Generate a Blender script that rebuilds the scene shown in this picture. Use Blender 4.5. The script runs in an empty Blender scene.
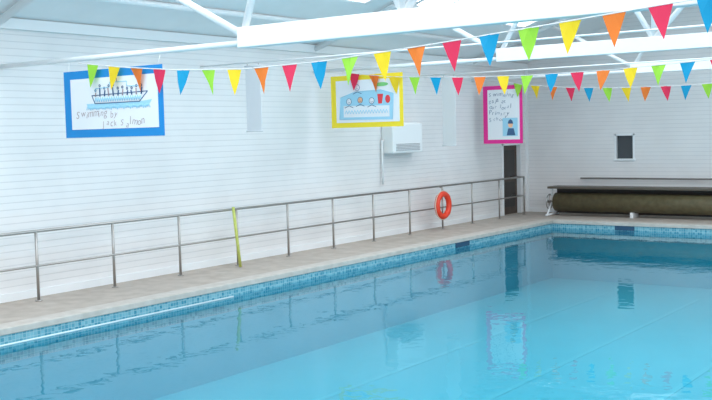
import bpy, bmesh, math, random
from mathutils import Vector, Matrix
random.seed(4)
S=bpy.context.scene
S.view_settings.view_transform='Standard'
S.view_settings.look='None'

# ---------------------------------------------------------------- materials
def newmat(name,col=(.8,.8,.8),rough=.5,metal=0.,spec=.5):
    m=bpy.data.materials.new(name); m.use_nodes=True
    b=m.node_tree.nodes['Principled BSDF']
    b.inputs['Base Color'].default_value=(*col,1)
    b.inputs['Roughness'].default_value=rough
    b.inputs['Metallic'].default_value=metal
    b.inputs['Specular IOR Level'].default_value=spec
    return m
def nt(m): return m.node_tree.nodes,m.node_tree.links,m.node_tree.nodes['Principled BSDF']
def noisy(name,c1,c2,scale=5,rough=.6,bump=0.,detail=4,metal=0.):
    m=newmat(name,c1,rough,metal); N,L,b=nt(m)
    tc=N.new('ShaderNodeTexCoord'); n=N.new('ShaderNodeTexNoise'); n.inputs['Scale'].default_value=scale; n.inputs['Detail'].default_value=detail
    r=N.new('ShaderNodeValToRGB'); r.color_ramp.elements[0].position=.35; r.color_ramp.elements[1].position=.68
    r.color_ramp.elements[0].color=(*c1,1); r.color_ramp.elements[1].color=(*c2,1)
    L.new(tc.outputs['Object'],n.inputs['Vector']); L.new(n.outputs['Fac'],r.inputs['Fac']); L.new(r.outputs['Color'],b.inputs['Base Color'])
    if bump:
        bp=N.new('ShaderNodeBump'); bp.inputs['Strength'].default_value=bump; bp.inputs['Distance'].default_value=.02
        L.new(n.outputs['Fac'],bp.inputs['Height']); L.new(bp.outputs['Normal'],b.inputs['Normal'])
    return m
def boardmat(name,pitch=.105,base=(.83,.83,.835),line=(.69,.70,.715)):
    m=newmat(name,base,.45); N,L,b=nt(m)
    tc=N.new('ShaderNodeTexCoord'); sx=N.new('ShaderNodeSeparateXYZ'); L.new(tc.outputs['Object'],sx.inputs[0])
    d=N.new('ShaderNodeMath'); d.operation='DIVIDE'; d.inputs[1].default_value=pitch; L.new(sx.outputs['Z'],d.inputs[0])
    fr=N.new('ShaderNodeMath'); fr.operation='FRACT'; L.new(d.outputs[0],fr.inputs[0])
    r=N.new('ShaderNodeValToRGB'); e=r.color_ramp.elements
    e[0].position=0; e[0].color=(*line,1); e[1].position=.16; e[1].color=(*base,1)
    e2=r.color_ramp.elements.new(.97); e2.color=(*base,1); e3=r.color_ramp.elements.new(1.0); e3.color=(*line,1)
    L.new(fr.outputs[0],r.inputs['Fac'])
    n=N.new('ShaderNodeTexNoise'); n.inputs['Scale'].default_value=.9; n.inputs['Detail'].default_value=3; L.new(tc.outputs['Object'],n.inputs['Vector'])
    mr=N.new('ShaderNodeMapRange'); mr.inputs[1].default_value=.3; mr.inputs[2].default_value=.7; mr.inputs[3].default_value=.93; mr.inputs[4].default_value=1.02
    L.new(n.outputs['Fac'],mr.inputs[0])
    mx=N.new('ShaderNodeMix'); mx.data_type='RGBA'; mx.blend_type='MULTIPLY'; mx.inputs[0].default_value=1
    L.new(r.outputs['Color'],mx.inputs[6]); L.new(mr.outputs[0],mx.inputs[7]); L.new(mx.outputs[2],b.inputs['Base Color'])
    r2=N.new('ShaderNodeValToRGB'); q=r2.color_ramp.elements; q[0].position=0;q[0].color=(0,0,0,1); q[1].position=.12; q[1].color=(1,1,1,1)
    L.new(fr.outputs[0],r2.inputs['Fac'])
    bp=N.new('ShaderNodeBump'); bp.inputs['Strength'].default_value=.3; bp.inputs['Distance'].default_value=.01
    L.new(r2.outputs['Color'],bp.inputs['Height']); L.new(bp.outputs['Normal'],b.inputs['Normal'])
    return m
M_wall=boardmat('painted_boards')
M_white=newmat('white_paint',(.85,.88,.90),.4)
M_roof=noisy('roof_lining',(.90,.91,.92),(.93,.94,.95),2,.6)
M_steel=newmat('stainless_steel',(.42,.40,.38),.32,.85)
M_deck=noisy('deck_concrete',(.40,.345,.30),(.50,.44,.39),3.5,.7,.15,8)
M_coping=noisy('coping_stone',(.48,.44,.40),(.57,.53,.49),6,.6,.1)
M_dark=newmat('dark_interior',(.035,.03,.028),.5)
M_door=noisy('door_brown',(.06,.04,.03),(.09,.06,.045),6,.5)
M_glass=newmat('window_glass',(.05,.06,.07),.25)
M_cover=noisy('cover_olive',(.095,.08,.04),(.135,.115,.06),8,.5,.3)
M_brownrail=newmat('brown_metal',(.12,.10,.08),.5,.3)
M_red=newmat('ring_red',(.80,.055,.02),.4)
M_rope=newmat('rope',(.7,.62,.5),.8)
M_yg=noisy('noodle_foam',(.50,.56,.12),(.60,.64,.20),20,.7)
def tilemat(name,c1,c2,mortar,sc,bw=.5):
    m=newmat(name,c1,.2); N,L,b=nt(m)
    tc=N.new('ShaderNodeTexCoord'); sx=N.new('ShaderNodeSeparateXYZ'); L.new(tc.outputs['Object'],sx.inputs[0])
    a=N.new('ShaderNodeMath'); a.operation='ADD'; L.new(sx.outputs['X'],a.inputs[0]); L.new(sx.outputs['Y'],a.inputs[1])
    cb=N.new('ShaderNodeCombineXYZ'); L.new(a.outputs[0],cb.inputs[0]); L.new(sx.outputs['Z'],cb.inputs[1])
    br=N.new('ShaderNodeTexBrick'); br.offset=0; br.inputs['Scale'].default_value=sc
    br.inputs['Color1'].default_value=(*c1,1); br.inputs['Color2'].default_value=(*c2,1); br.inputs['Mortar'].default_value=(*mortar,1)
    br.inputs['Brick Width'].default_value=.5; br.inputs['Row Height'].default_value=.5; br.inputs['Mortar Size'].default_value=.03
    L.new(cb.outputs[0],br.inputs['Vector']); L.new(br.outputs['Color'],b.inputs['Base Color'])
    return m
M_tile=tilemat('mosaic_tile',(.05,.27,.38),(.24,.50,.58),(.40,.56,.62),9)
M_basin=noisy('basin_paint_caustics',(.075,.51,.64),(.10,.55,.68),.5,.5)  # blue paint; slight noise mottle puts caustic light into the colour
M_lane=newmat('lane_marking',(.115,.575,.70),.5)
# water
M_water=bpy.data.materials.new('pool_water'); M_water.use_nodes=True
N=M_water.node_tree.nodes; L=M_water.node_tree.links; N.clear()
o=N.new('ShaderNodeOutputMaterial'); mix=N.new('ShaderNodeMixShader'); tr=N.new('ShaderNodeBsdfTransparent'); gl=N.new('ShaderNodeBsdfGlossy'); fr=N.new('ShaderNodeFresnel')
tr.inputs['Color'].default_value=(.76,.97,.99,1); gl.inputs['Roughness'].default_value=.015; gl.inputs['Color'].default_value=(.78,.93,.98,1)
fr.inputs['IOR'].default_value=1.33
tc=N.new('ShaderNodeTexCoord'); n=N.new('ShaderNodeTexNoise'); n.inputs['Scale'].default_value=2.6; n.inputs['Detail'].default_value=2
bp=N.new('ShaderNodeBump'); bp.inputs['Strength'].default_value=.085; bp.inputs['Distance'].default_value=.05
L.new(tc.outputs['Object'],n.inputs['Vector']); L.new(n.outputs['Fac'],bp.inputs['Height']); L.new(bp.outputs['Normal'],gl.inputs['Normal'])
L.new(fr.outputs[0],mix.inputs[0]); L.new(tr.outputs[0],mix.inputs[1]); L.new(gl.outputs[0],mix.inputs[2]); L.new(mix.outputs[0],o.inputs[0])

FC={'red':(.80,.03,.10),'blue':(.0,.33,.60),'green':(.36,.74,.06),'yellow':(.95,.68,.02),'orange':(.92,.22,.03)}
FM={}
for k,c in FC.items():
    FM[k]=newmat('flag_'+k,c,.6)
    NN,LL,b=nt(FM[k])
    t=NN.new('ShaderNodeBsdfTranslucent'); t.inputs[0].default_value=(*c,1); ms=NN.new('ShaderNodeMixShader'); ms.inputs[0].default_value=.35
    oo=NN['Material Output']; LL.new(b.outputs[0],ms.inputs[1]); LL.new(t.outputs[0],ms.inputs[2]); LL.new(ms.outputs[0],oo.inputs[0])
M_string=newmat('string',(.75,.75,.75),.8)
M_paper=newmat('paper_white',(.80,.83,.87),.7)
M_banner=newmat('banner_cloth',(.72,.74,.77),.8)
M_line=newmat('float_white',(.62,.72,.76),.6)
M_pblue=newmat('card_blue',(.0,.24,.62),.6)
M_pyel=newmat('card_yellow',(.92,.72,.03),.6)
M_ppink=newmat('card_pink',(.80,.02,.28),.6)
M_ink=newmat('ink_blue',(.05,.12,.25),.7)
M_brown=newmat('crayon_brown',(.38,.30,.32),.7)
M_lblue=newmat('crayon_lightblue',(.35,.65,.82),.7)
M_pred=newmat('crayon_red',(.8,.05,.06),.7)
M_pgrn=newmat('crayon_green',(.2,.6,.2),.7)
M_skin=newmat('crayon_orange',(.9,.5,.3),.7)
M_slot=newmat('skimmer_blue',(.02,.07,.14),.5)
M_sky=bpy.data.materials.new('skylight_diffuser'); M_sky.use_nodes=True
b=M_sky.node_tree.nodes['Principled BSDF']; b.inputs['Base Color'].default_value=(.9,.92,.95,1); b.inputs['Emission Color'].default_value=(.97,.98,1,1); b.inputs['Emission Strength'].default_value=2.8

# ---------------------------------------------------------------- helpers
def link(o,parent=None):
    S.collection.objects.link(o)
    if parent: o.parent=parent
    return o
def empty(name,loc=(0,0,0)):
    e=bpy.data.objects.new(name,None); e.empty_display_size=.2; S.collection.objects.link(e); return e
def mesh(name,verts,faces,mat,parent=None,smooth=False):
    me=bpy.data.meshes.new(name); me.from_pydata([tuple(v) for v in verts],[],faces); me.materials.append(mat)
    if smooth:
        for p in me.polygons: p.use_smooth=True
    return link(bpy.data.objects.new(name,me),parent)
def boxes(name,lst,mat,parent=None,bevel=0.):
    V=[];F=[]
    for (a,b) in lst:
        i=len(V)
        for x in (a[0],b[0]):
            for y in (a[1],b[1]):
                for z in (a[2],b[2]): V.append((x,y,z))
        F+= [tuple(i+k for k in f) for f in [(0,1,3,2),(4,6,7,5),(0,4,5,1),(2,3,7,6),(0,2,6,4),(1,5,7,3)]]
    o=mesh(name,V,F,mat,parent)
    if bevel:
        m=o.modifiers.new('b','BEVEL'); m.width=bevel; m.segments=2
    return o
def box(name,a,b,mat,parent=None,bevel=0.): return boxes(name,[(a,b)],mat,parent,bevel)
def tubes(name,segs,mat,parent=None,seg=12):
    V=[];F=[]
    for (p,q,r) in segs:
        p=Vector(p);q=Vector(q); d=(q-p).normalized()
        u=d.orthogonal().normalized(); w=d.cross(u); i=len(V)
        for c in (p,q):
            for k in range(seg):
                t=2*math.pi*k/seg; V.append(c+u*r*math.cos(t)+w*r*math.sin(t))
        for k in range(seg):
            k2=(k+1)%seg; F.append((i+k,i+k2,i+seg+k2,i+seg+k))
        F.append(tuple(i+k for k in range(seg))[::-1]); F.append(tuple(i+seg+k for k in range(seg)))
    o=mesh(name,V,F,mat,parent,True)
    return o
def torus(name,c,R,r,axis,mat,parent=None,nu=48,nv=16):
    V=[];F=[]
    for i in range(nu):
        a=2*math.pi*i/nu
        for j in range(nv):
            t=2*math.pi*j/nv; q=R+r*math.cos(t)
            p=(r*math.sin(t),q*math.cos(a),q*math.sin(a)) if axis=='x' else (q*math.cos(a),r*math.sin(t),q*math.sin(a))
            V.append(Vector(p)+Vector(c))
            F.append((i*nv+j,((i+1)%nu)*nv+j,((i+1)%nu)*nv+(j+1)%nv,i*nv+(j+1)%nv))
    return mesh(name,V,F,mat,parent,True)

# ---------------------------------------------------------------- room
YF=26.1; Y0=-4.; XR=14.6
PX0,PX1,PY0,PY1=1.85,12.3,-1.,23.8
ZW=-.2; ZE=4.23
RX,RZ=7.2,6.75
def roofz(x): return ZE+(RZ-ZE)*(x/RX) if x<=RX else RZ-(RZ-ZE)*((x-RX)/RX)
boxes('floor',[((-.2,Y0,-.25),(PX0-.3,YF+.2,0)),((PX1+.3,Y0,-.25),(XR,YF+.2,0)),((PX0-.3,PY1+.3,-.25),(PX1+.3,YF+.2,0)),((PX0-.3,Y0,-.25),(PX1+.3,PY0-.3,0))],M_deck)
DY0,DY1,DZ=24.6,25.7,1.98
boxes('wall_left',[((-.2,Y0,0),(0,DY0,ZE)),((-.2,DY1,0),(0,YF+.2,ZE)),((-.2,DY0,DZ),(0,DY1,ZE))],M_wall)
wx0,wx1,wz0,wz1=2.68,3.16,1.50,2.14
boxes('wall_far',[((0,YF,0),(wx0,YF+.2,ZE)),((wx1,YF,0),(XR,YF+.2,ZE)),((wx0,YF,0),(wx1,YF+.2,wz0)),((wx0,YF,wz1),(wx1,YF+.2,ZE))],M_wall)
mesh('wall_gable',[(-.2,YF,ZE),(14.6,YF,ZE),(RX,YF,RZ+.05),(-.2,YF+.2,ZE),(14.6,YF+.2,ZE),(RX,YF+.2,RZ+.05)],[(0,1,2),(5,4,3),(0,3,4,1),(1,4,5,2),(2,5,3,0)],M_wall)
box('baseboard_left',(0,Y0,0),(.03,DY0-.08,.12),M_white)
box('baseboard_far',(0.03,YF-.03,0),(XR,YF,.12),M_white)
boxes('trim_1',[((0,Y0,ZE-.16),(.07,YF,ZE))],M_white)
boxes('trim_2',[((0,YF-.07,0),(.07,YF,ZE-.16))],M_white)
mesh('ceiling',[(-.2,Y0,roofz(-.2)),(RX,Y0,RZ),(14.6,Y0,ZE-.07),(-.2,YF+.2,roofz(-.2)),(RX,YF+.2,RZ),(14.6,YF+.2,ZE-.07)],[(0,1,4,3),(1,2,5,4)],M_roof)
sk=empty('skylight')
k=0
for y in (-2.5,3.9,10.4,17.0):
    for (xa,xb) in ((1.9,6.3),(8.1,12.5)):
        k+=1
        mesh('panel_%d'%k,[(xa,y,roofz(xa)-.04),(xb,y,roofz(xb)-.04),(xb,y+5.2,roofz(xb)-.04),(xa,y+5.2,roofz(xa)-.04)],[(0,1,2,3)],M_sky,sk)
        bars=[]
        for j in range(6):
            yy=y+5.2*j/5
            bars.append(((xa,yy,roofz(xa)-.06),(xb,yy,roofz(xb)-.06),.025))
        tubes('glazing_bars_%d'%k,bars,M_white,sk,8)
pur=empty('roof_purlins')
for i,x in enumerate((1.0,6.6,7.8,13.2)):
    tubes('purlin_%d'%i,[((x,Y0,roofz(x)-.07),(x,YF,roofz(x)-.07),.05)],M_white,pur)

d=empty('door_1')
box('leaf',(-.14,DY0+.05,0.0),(-.09,DY1-.05,DZ-.05),M_door,d)
boxes('frame',[((-.16,DY0,0),(.03,DY0+.05,DZ)),((-.16,DY1-.05,0),(.03,DY1,DZ)),((-.16,DY0,DZ-.05),(.03,DY1,DZ))],M_white,d)
boxes('panels',[((-.09,DY0+.2,.2),(-.08,DY1-.2,.9)),((-.09,DY0+.2,1.05),(-.08,DY1-.2,1.8))],M_dark,d,.004)
tubes('handle',[((-.09,DY0+.13,1.0),(-.03,DY0+.13,1.0),.012),((-.03,DY0+.13,1.0),(-.03,DY0+.25,1.0),.012)],M_steel,d)
w=empty('window_1')
box('glass',(wx0,YF+.08,wz0),(wx1,YF+.10,wz1),M_glass,w)
f=.04
boxes('frame',[((wx0-f,YF-.015,wz0-f),(wx0+.01,YF+.12,wz1+f)),((wx1-.01,YF-.015,wz0-f),(wx1+f,YF+.12,wz1+f)),((wx0-f,YF-.015,wz1-.01),(wx1+f,YF+.12,wz1+f)),((wx0-f-.02,YF-.05,wz0-f),(wx1+f+.02,YF+.12,wz0+.01))],M_white,w,.005)

# ---------------------------------------------------------------- pool
P=empty('swimming_pool')
zb=-1.5
mesh('basin_floor',[(PX0,PY0,zb),(PX1,PY0,zb),(PX1,PY1,zb),(PX0,PY1,zb)],[(0,1,2,3)],M_basin,P)
def ringwall(name,z0,z1,mat,ins=0.):
    a,b,c,d_=PX0+ins,PX1-ins,PY0+ins,PY1-ins
    v=[(a,c,z0),(b,c,z0),(b,d_,z0),(a,d_,z0),(a,c,z1),(b,c,z1),(b,d_,z1),(a,d_,z1)]
    return mesh(name,v,[(0,1,5,4),(1,2,6,5),(2,3,7,6),(3,0,4,7)],mat,P)
ringwall('basin_walls',zb,-.45,M_basin)
ringwall('tile_band',-.45,-.02,M_tile)
c=.3
boxes('coping',[((PX0-c,PY0-c,-.08),(PX0+.03,PY1+c,.012)),((PX1-.03,PY0-c,-.08),(PX1+c,PY1+c,.012)),((PX0+.03,PY1-.03,-.08),(PX1-.03,PY1+c,.012)),((PX0+.03,PY0-c,-.08),(PX1-.03,PY0+.03,.012))],M_coping,P,.012)
mesh('water',[(PX0,PY0,ZW),(PX1,PY0,ZW),(PX1,PY1,ZW),(PX0,PY1,ZW)],[(0,1,2,3)],M_water,P)
boxes('lane_lines',[((x-.05,PY0+1.5,zb+.002),(x+.05,PY1-1.5,zb+.006)) for x in (4.0,6.1,8.2,10.3)],M_lane,P)
boxes('skimmer_openings',[((PX0-.01,18.9,-.19),(PX0+.012,19.5,-.06)),((3.55,PY1-.012,-.19),(4.05,PY1+.01,-.06))],M_slot,P)
tubes('float_line',[((PX0+.10,3.,ZW+.01),(PX0+.10,11.7,ZW+.01),.014)],M_line,P)

# ---------------------------------------------------------------- railing
R=empty('handrail')
rx=.38; pitch=1.455; y0=9.15
seg=[]; fl=[]
ys=[y0+pitch*i for i in range(-6,12)]
for y in ys:
    seg.append(((rx,y,0),(rx,y,1.05),.022)); fl.append(((rx,y,0),(rx,y,.015),.055))
yE=ys[-1]
seg+=[((rx,ys[0],1.05),(rx,yE,1.05),.024),((rx,ys[0],.53),(rx,yE,.53),.018),((rx,yE,1.05),(.0,yE,1.05),.024),((rx,yE,.53),(.0,yE,.53),.018)]
tubes('rails_and_posts',seg,M_steel,R); tubes('post_flanges',fl,M_steel,R)

# ---------------------------------------------------------------- life ring
lb=empty('life_ring')
cy,cz=20.58,.60; cx=.53
torus('ring',(cx,cy,cz),.27,.068,'x',M_red,lb)
torus('grab_rope',(cx,cy,cz),.348,.010,'x',M_rope,lb,48,8)
for i in range(4):
    a=math.pi/4+i*math.pi/2
    c0=Vector((cx,cy+.27*math.cos(a),cz+.27*math.sin(a)))
    V=[];F=[];n=16
    for s_ in (-.035,.035):
        for j in range(n):
            t=2*math.pi*j/n; rad=Vector((0,math.cos(a),math.sin(a))); tan=Vector((0,-math.sin(a),math.cos(a)))
            V.append(c0+tan*s_+rad*.072*math.cos(t)+Vector((1,0,0))*.072*math.sin(t))
    for j in range(n): F.append((j,(j+1)%n,n+(j+1)%n,n+j))
    mesh('band_%d'%i,V,F,M_red,lb,True)
tubes('hook',[((.436,cy,1.04),(cx,cy,.99),.012),((cx,cy,.99),(cx,cy,.91),.012)],M_steel,lb)

tubes('pool_noodle',[((.56,13.38,0),(.475,13.33,1.10),.028)],M_yg)

# ---------------------------------------------------------------- wall heater unit
h=empty('wall_heater')
box('casing',(0,18.80,1.90),(.32,20.05,2.58),M_white,h,.03)
boxes('louvres',[((.318,18.93,1.96+.035*i),(.335,19.92,1.975+.035*i)) for i in range(5)],newmat('louvre_grey',(.45,.47,.49),.5),h)
box('top_grille',(.05,18.95,2.58),(.27,19.9,2.60),M_white,h)
tubes('pipe',[((.06,18.74,1.2),(.06,18.74,2.2),.02),((.06,18.74,2.2),(.06,18.81,2.2),.02)],M_white,h)

# ---------------------------------------------------------------- cover roller
cr=empty('pool_cover_roller')
ry,rz=25.25,.37
tubes('rolled_cover',[((1.3,ry,rz),(11.9,ry,rz),.25)],M_cover,cr,32)
tubes('axle',[((1.05,ry,rz),(12.1,ry,rz),.04)],M_steel,cr)
torus('handwheel',(1.1,ry,rz),.2,.015,'x',M_steel,cr,32,8)
tubes('wheel_spokes',[((1.1,ry-.2,rz),(1.1,ry+.2,rz),.01),((1.1,ry,rz-.2),(1.1,ry,rz+.2),.01)],M_steel,cr)
st=[]
for x in (1.18,12.0):
    st+=[((x,ry-.32,0.03),(x,ry,rz),.025),((x,ry+.32,0.03),(x,ry,rz),.025),((x,ry-.38,.03),(x,ry+.38,.03),.03),((x,ry,rz),(x,ry,.80),.025)]
tubes('end_stands',st,M_white,cr)
box('housing_lid',(1.15,ry-.24,.74),(12.05,ry+.24,.80),M_brownrail,cr,.01)
box('housing_back',(1.2,ry+.27,.05),(12.0,ry+.30,.8),M_dark,cr)
boxes('support_feet',[((x-.04,ry-.2,0),(x+.04,ry+.2,.14)) for x in (3.5,6.5,9.5)],M_white,cr)
tubes('grab_rail',[((1.7,YF-.12,.98),(12.,YF-.12,.98),.022)]+[((x,YF-.12,.98),(x,YF,.98),.014) for x in (1.8,4.8,7.8,10.8)],M_steel)

# ---------------------------------------------------------------- trusses
for y,TZ,xs_ in ((1.4,3.44,4.87),(8.9,3.44,4.87),(16.4,3.62,4.3),(23.0,3.62,4.3)):
    t=empty('roof_truss')
    box('tie_beam',(xs_,y-.07,TZ),(14.6,y+.07,TZ+.24),M_white,t,.01)
    tubes('tie_rod',[((0,y,TZ+.06),(xs_+.05,y,TZ+.06),.035)],M_white,t)
    s=[((0,y,ZE-.1),(RX,y,RZ-.12),.06),((14.4,y,ZE-.1),(RX,y,RZ-.12),.06)]
    s+=[((xs_+.05,y,TZ+.15),(2.3,y,roofz(2.3)-.12),.045),((xs_+.05,y,TZ+.15),(5.8,y,roofz(5.8)-.12),.045),((RX,y,TZ+.2),(5.8,y,roofz(5.8)-.12),.045),((RX,y,TZ+.2),(RX,y,RZ-.12),.045),((RX,y,TZ+.2),(9.2,y,roofz(9.2)-.12),.045),((10.35,y,TZ+.2),(9.2,y,roofz(9.2)-.12),.045),((10.35,y,TZ+.2),(12.7,y,roofz(12.7)-.12),.045)]
    tubes('struts',s,M_white,t)
for y in (5.2,13.1,19.7):
    tubes('tie_cable',[((0,y,3.66),(14.5,y,3.66),.014)],M_white)

# ---------------------------------------------------------------- bunting
def bunting(y,x0,sp,n,order,zf,fw=.25,fh=.34):
    e=empty('bunting'); groups={k:([],[]) for k in FC}
    for i in range(n):
        xc=x0+sp*i; k=order[i%5]; V,F=groups[k]; 
        tilt=random.uniform(-.04,.04); sw=random.uniform(-.05,.05); j=len(V); m=random.uniform(-.025,.025)
        za,zc_=zf(xc-fw/2),zf(xc+fw/2)
        V+= [(xc-fw/2,y,za),(xc,y+m*.4,(za+zc_)/2),(xc+fw/2,y,zc_),(xc-fw/4+tilt/2,y+sw/2+m,(za)-fh/2),(xc+fw/4+tilt/2,y+sw/2-m,zc_-fh/2),(xc+tilt,y+sw,(za+zc_)/2-fh)]
        F+= [(j,j+3,j+1),(j+1,j+3,j+4),(j+1,j+4,j+2),(j+3,j+5,j+4)]
    for k,(V,F) in groups.items():
        if V: mesh('flags_'+k,V,F,FM[k],e)
    xs=[x0-.3+ (sp*n+.3)*i/60 for i in range(61)]
    tubes('cord',[((a,y,zf(a)),(b_,y,zf(b_)),.007) for a,b_ in zip(xs[:-1],xs[1:])],M_string,e,6)
def interp(pts):
    def g(x):
        if x<=pts[0][0]: return pts[0][1]
        for (a,za),(b_,zb_) in zip(pts[:-1],pts[1:]):
            if x<=b_:
                t=(x-a)/(b_-a); return za+(zb_-za)*t
        return pts[-1][1]
    return g
bunting(8.78,2.30,.4266,24,['green','yellow','orange','red','blue'],interp([(1.93,3.44),(2.84,3.33),(3.93,3.23),(5.02,3.18),(6.2,3.20),(7.56,3.28),(8.74,3.363),(9.92,3.454),(11.64,3.58),(14,3.66)]),.227,.309)
bunting(16.28,1.13,.476,24,['red','orange','yellow','green','blue'],interp([(.8,3.62),(2,3.47),(3.5,3.38),(5,3.34),(6.5,3.35),(8,3.41),(10,3.5),(14,3.62)]))
bunting(22.88,1.4,.47,24,['green','yellow','orange','red','blue'],interp([(.9,3.62),(1.6,3.48),(2.8,3.36),(4.,3.30),(5.5,3.28),(7,3.32),(9,3.4),(14,3.62)]))

# ---------------------------------------------------------------- posters
def text(name,s,x,z,size,mat,parent,y,rot=0):
    # hand lettering: each letter wobbles a little
    cu=bpy.data.curves.new(name,'FONT'); cu.body=s; cu.size=size; cu.extrude=.001; cu.shear=.2; cu.space_character=1.15; cu.offset=-.002
    cu.materials.append(mat); o=link(bpy.data.objects.new(name,cu),parent)
    o.location=(x,y,z); o.rotation_euler=(math.radians(90),-rot,0)
    return o
def hand(name,s,x,z,size,mat,parent,y,drift=0.):
    cx_=x
    for i,ch in enumerate(s):
        if ch==' ': cx_+=size*.4; continue
        sz=size*random.uniform(.85,1.2)
        text('%s_%d'%(name,i),ch,cx_,z+random.uniform(-.15,.15)*size+drift*(cx_-x),sz,mat,parent,y,random.uniform(-.2,.2))
        cx_+=size*(.30 if ch in 'ilj' else .82 if ch in 'mwSM' else .58)
def stroke(name,pts,r,mat,parent,y):
    return tubes(name,[((a[0],y,a[1]),(b_[0],y,b_[1]),r) for a,b_ in zip(pts[:-1],pts[1:])],mat,parent,6)
def poly(name,pts,mat,parent,y):
    return mesh(name,[(p[0],y,p[1]) for p in pts],[tuple(range(len(pts)))],mat,parent)
def ell(cx_,cz_,a,b_,n=20): return [(cx_+a*math.cos(2*math.pi*i/n),cz_+b_*math.sin(2*math.pi*i/n)) for i in range(n+1)]
def poster(x0,x1,z0,z1,y,card,m,hang=3.62):
    e=empty('poster')
    box('card',(x0,y,z0),(x1,y+.012,z1),card,e)
    box('sheet',(x0+m*1.3,y-.004,z0+m),(x1-m*.8,y,z1-m),M_paper,e)
    tubes('hanging_ties',[((x0+.08,y+.006,z1-.02),(x0+.08,y+.06,hang),.004),((x1-.08,y+.006,z1-.02),(x1-.08,y+.06,hang),.004)],M_string,e,6)
    return e
# poster with ship drawing
x0,x1,z0,z1,y=1.60,3.56,2.425,3.33,8.84
p=poster(x0,x1,z0,z1,y,M_pblue,.11,3.47); yy=y-.006
def T(u,v): return (x0+u*(x1-x0),z0+v*(z1-z0))
stroke('ship_hull',[T(.30,.62),T(.33,.50),T(.78,.50),T(.86,.64),T(.30,.62)],.006,M_ink,p,yy)
poly('sea',[T(.24,.50),T(.26,.42),T(.86,.42),T(.90,.52),T(.78,.50),T(.33,.50)],M_lblue,p,yy+.001)
stroke('hull_scribble',[T(.33+.47*i/40,.52+(.07 if i%2 else 0)) for i in range(41)],.007,M_lblue,p,yy)
stroke('sea_scribble',[T(.24+.64*i/60,.41+(.05 if i%2 else 0)+.01*math.sin(i)) for i in range(61)],.005,M_lblue,p,yy-.001)
stroke('ship_cabin',[T(.34,.63),T(.34,.72),T(.48,.73),T(.49,.80),T(.66,.80),T(.66,.73),T(.80,.72),T(.80,.64)],.006,M_lblue,p,yy)
for i in range(11):
    u=.34+.046*i; hh=random.uniform(-.03,.06)
    stroke('passenger_%d'%i,[T(u,.60),T(u+random.uniform(-.01,.01),.68+hh)],.010,M_ink if i%3 else M_brown,p,yy-.001)
    stroke('head_%d'%i,ell(*T(u,.71+hh),.014,.016,8),.005,M_ink,p,yy-.001)
stroke('funnels',[T(.52,.80),T(.52,.87),T(.56,.86),T(.56,.80)],.005,M_brown,p,yy)
hand('lettering_1','Swimming by',*T(.12,.31),.13,M_brown,p,yy,-.02)
hand('lettering_2','Jack Salmon',*T(.40,.16),.13,M_brown,p,yy,0)
# poster with pool drawing
x0,x1,z0,z1,y=.48,2.24,2.50,3.55,16.34
p=poster(x0,x1,z0,z1,y,M_pyel,.10); yy=y-.006
poly('pool_water_drawing',[T(.12,.16),T(.86,.14),T(.88,.62),T(.70,.70),T(.34,.68),T(.14,.58)],M_lblue,p,yy)
poly('pool_lane',[T(.18,.20),T(.82,.19),T(.82,.40),T(.18,.42)],M_paper,p,yy-.001)
stroke('pool_outline',[T(.12,.16),T(.86,.14),T(.88,.62),T(.70,.70),T(.34,.68),T(.14,.58),T(.12,.16)],.006,M_lblue,p,yy)
stroke('water_scribble',[T(.2+.6*i/30,.26+(.07 if i%2 else 0)) for i in range(31)],.006,M_lblue,p,yy-.002)
for i,(u,v) in enumerate(((.38,.76),(.42,.52),(.26,.50),(.58,.50))):
    q=ell(*T(u,v),.06,.06); poly('face_%d'%i,q[:-1],M_skin if i==1 else M_paper,p,yy-.002); stroke('face_line_%d'%i,q,.005,M_ink,p,yy-.002)
    stroke('eyes_%d'%i,[(T(u,v)[0]-.02,T(u,v)[1]+.015),(T(u,v)[0]-.015,T(u,v)[1]+.015)],.006,M_ink,p,yy-.004)
    stroke('smile_%d'%i,[(T(u,v)[0]-.025,T(u,v)[1]-.015),(T(u,v)[0],T(u,v)[1]-.03),(T(u,v)[0]+.025,T(u,v)[1]-.015)],.004,M_ink,p,yy-.004)
    stroke('arms_%d'%i,[T(u-.06,v-.12),T(u,v-.08),T(u+.06,v-.12)],.006,M_ink,p,yy-.002)
poly('armband',ell(*T(.80,.52),.06,.08)[:-1],M_pred,p,yy-.002); poly('hat',ell(*T(.72,.80),.16,.04)[:-1],M_pgrn,p,yy-.002)
poly('swimsuit',[T(.66,.62),T(.74,.62),T(.72,.44),T(.67,.44)],M_pred,p,yy-.002)
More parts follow.
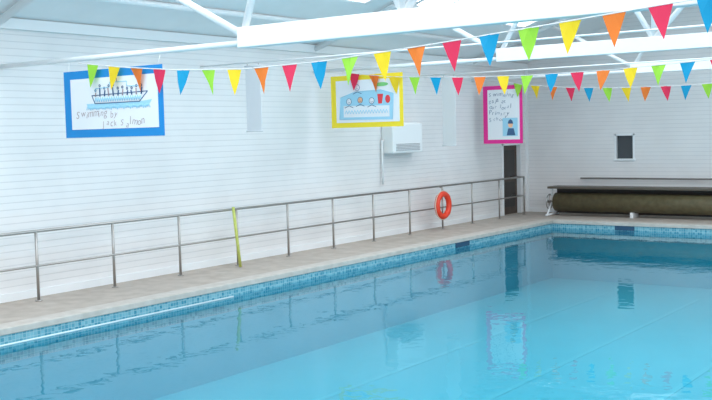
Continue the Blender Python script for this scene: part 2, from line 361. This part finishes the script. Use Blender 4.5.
# poster with lettering and swimmer picture
x0,x1,z0,z1,y=.36,1.48,2.02,3.50,22.94
p=poster(x0,x1,z0,z1,y,M_ppink,.10); yy=y-.006
for i,s_ in enumerate(('Swimming','gala at','our local','Primary','School')):
    hand('lettering_%d'%i,s_,*T(.15,.81-.105*i),.145,M_ink,p,yy,0)
poly('swimmer_panel',[T(.50,.13),T(.88,.13),T(.88,.44),T(.50,.44)],M_lblue,p,yy-.002)
poly('swimmer',ell(*T(.70,.33),.07,.09)[:-1],M_skin,p,yy-.003)
poly('swim_cap',[T(.63,.34),T(.65,.39),T(.70,.42),T(.75,.39),T(.77,.34)],M_ink,p,yy-.004)
poly('swimmer_body',[T(.60,.14),T(.82,.14),T(.78,.26),T(.64,.26)],M_ink,p,yy-.003)
for y,zb_ in ((13.1,2.47),(19.7,2.05)):
    e=empty('hanging_banner')
    box('sheet',(1.10,y-.006,zb_),(1.44,y+.006,3.59),M_banner,e)
    tubes('top_bar',[((1.08,y,3.60),(1.46,y,3.60),.014)],M_banner,e,8)
    tubes('bottom_bar',[((1.08,y,zb_),(1.46,y,zb_),.014)],M_banner,e,8)
    tubes('hooks',[((1.14,y,3.60),(1.14,y,3.645),.005),((1.40,y,3.60),(1.40,y,3.645),.005)],M_steel,e,6)

# ---------------------------------------------------------------- light
W=bpy.data.worlds.new('World'); S.world=W; W.use_nodes=True
bg=W.node_tree.nodes['Background']; bg.inputs[0].default_value=(.95,.97,1,1); bg.inputs[1].default_value=1.1

# ---------------------------------------------------------------- camera
th=math.radians(36.3); pt=math.radians(3.89); r=math.radians(1.43)
F_=Vector((-math.sin(th)*math.cos(pt),math.cos(th)*math.cos(pt),-math.sin(pt)))
R0=Vector((math.cos(th),math.sin(th),0)); U0=R0.cross(F_)
Rr=R0*math.cos(r)-U0*math.sin(r); Ur=R0*math.sin(r)+U0*math.cos(r)
cam=bpy.data.cameras.new('camera'); co=bpy.data.objects.new('camera',cam); S.collection.objects.link(co)
m=Matrix((Rr,Ur,-F_)).transposed().to_4x4(); m.translation=Vector((13.05,0,2.41)); co.matrix_world=m
cam.sensor_width=36; cam.lens=1000/712*36; cam.clip_end=200
S.camera=co
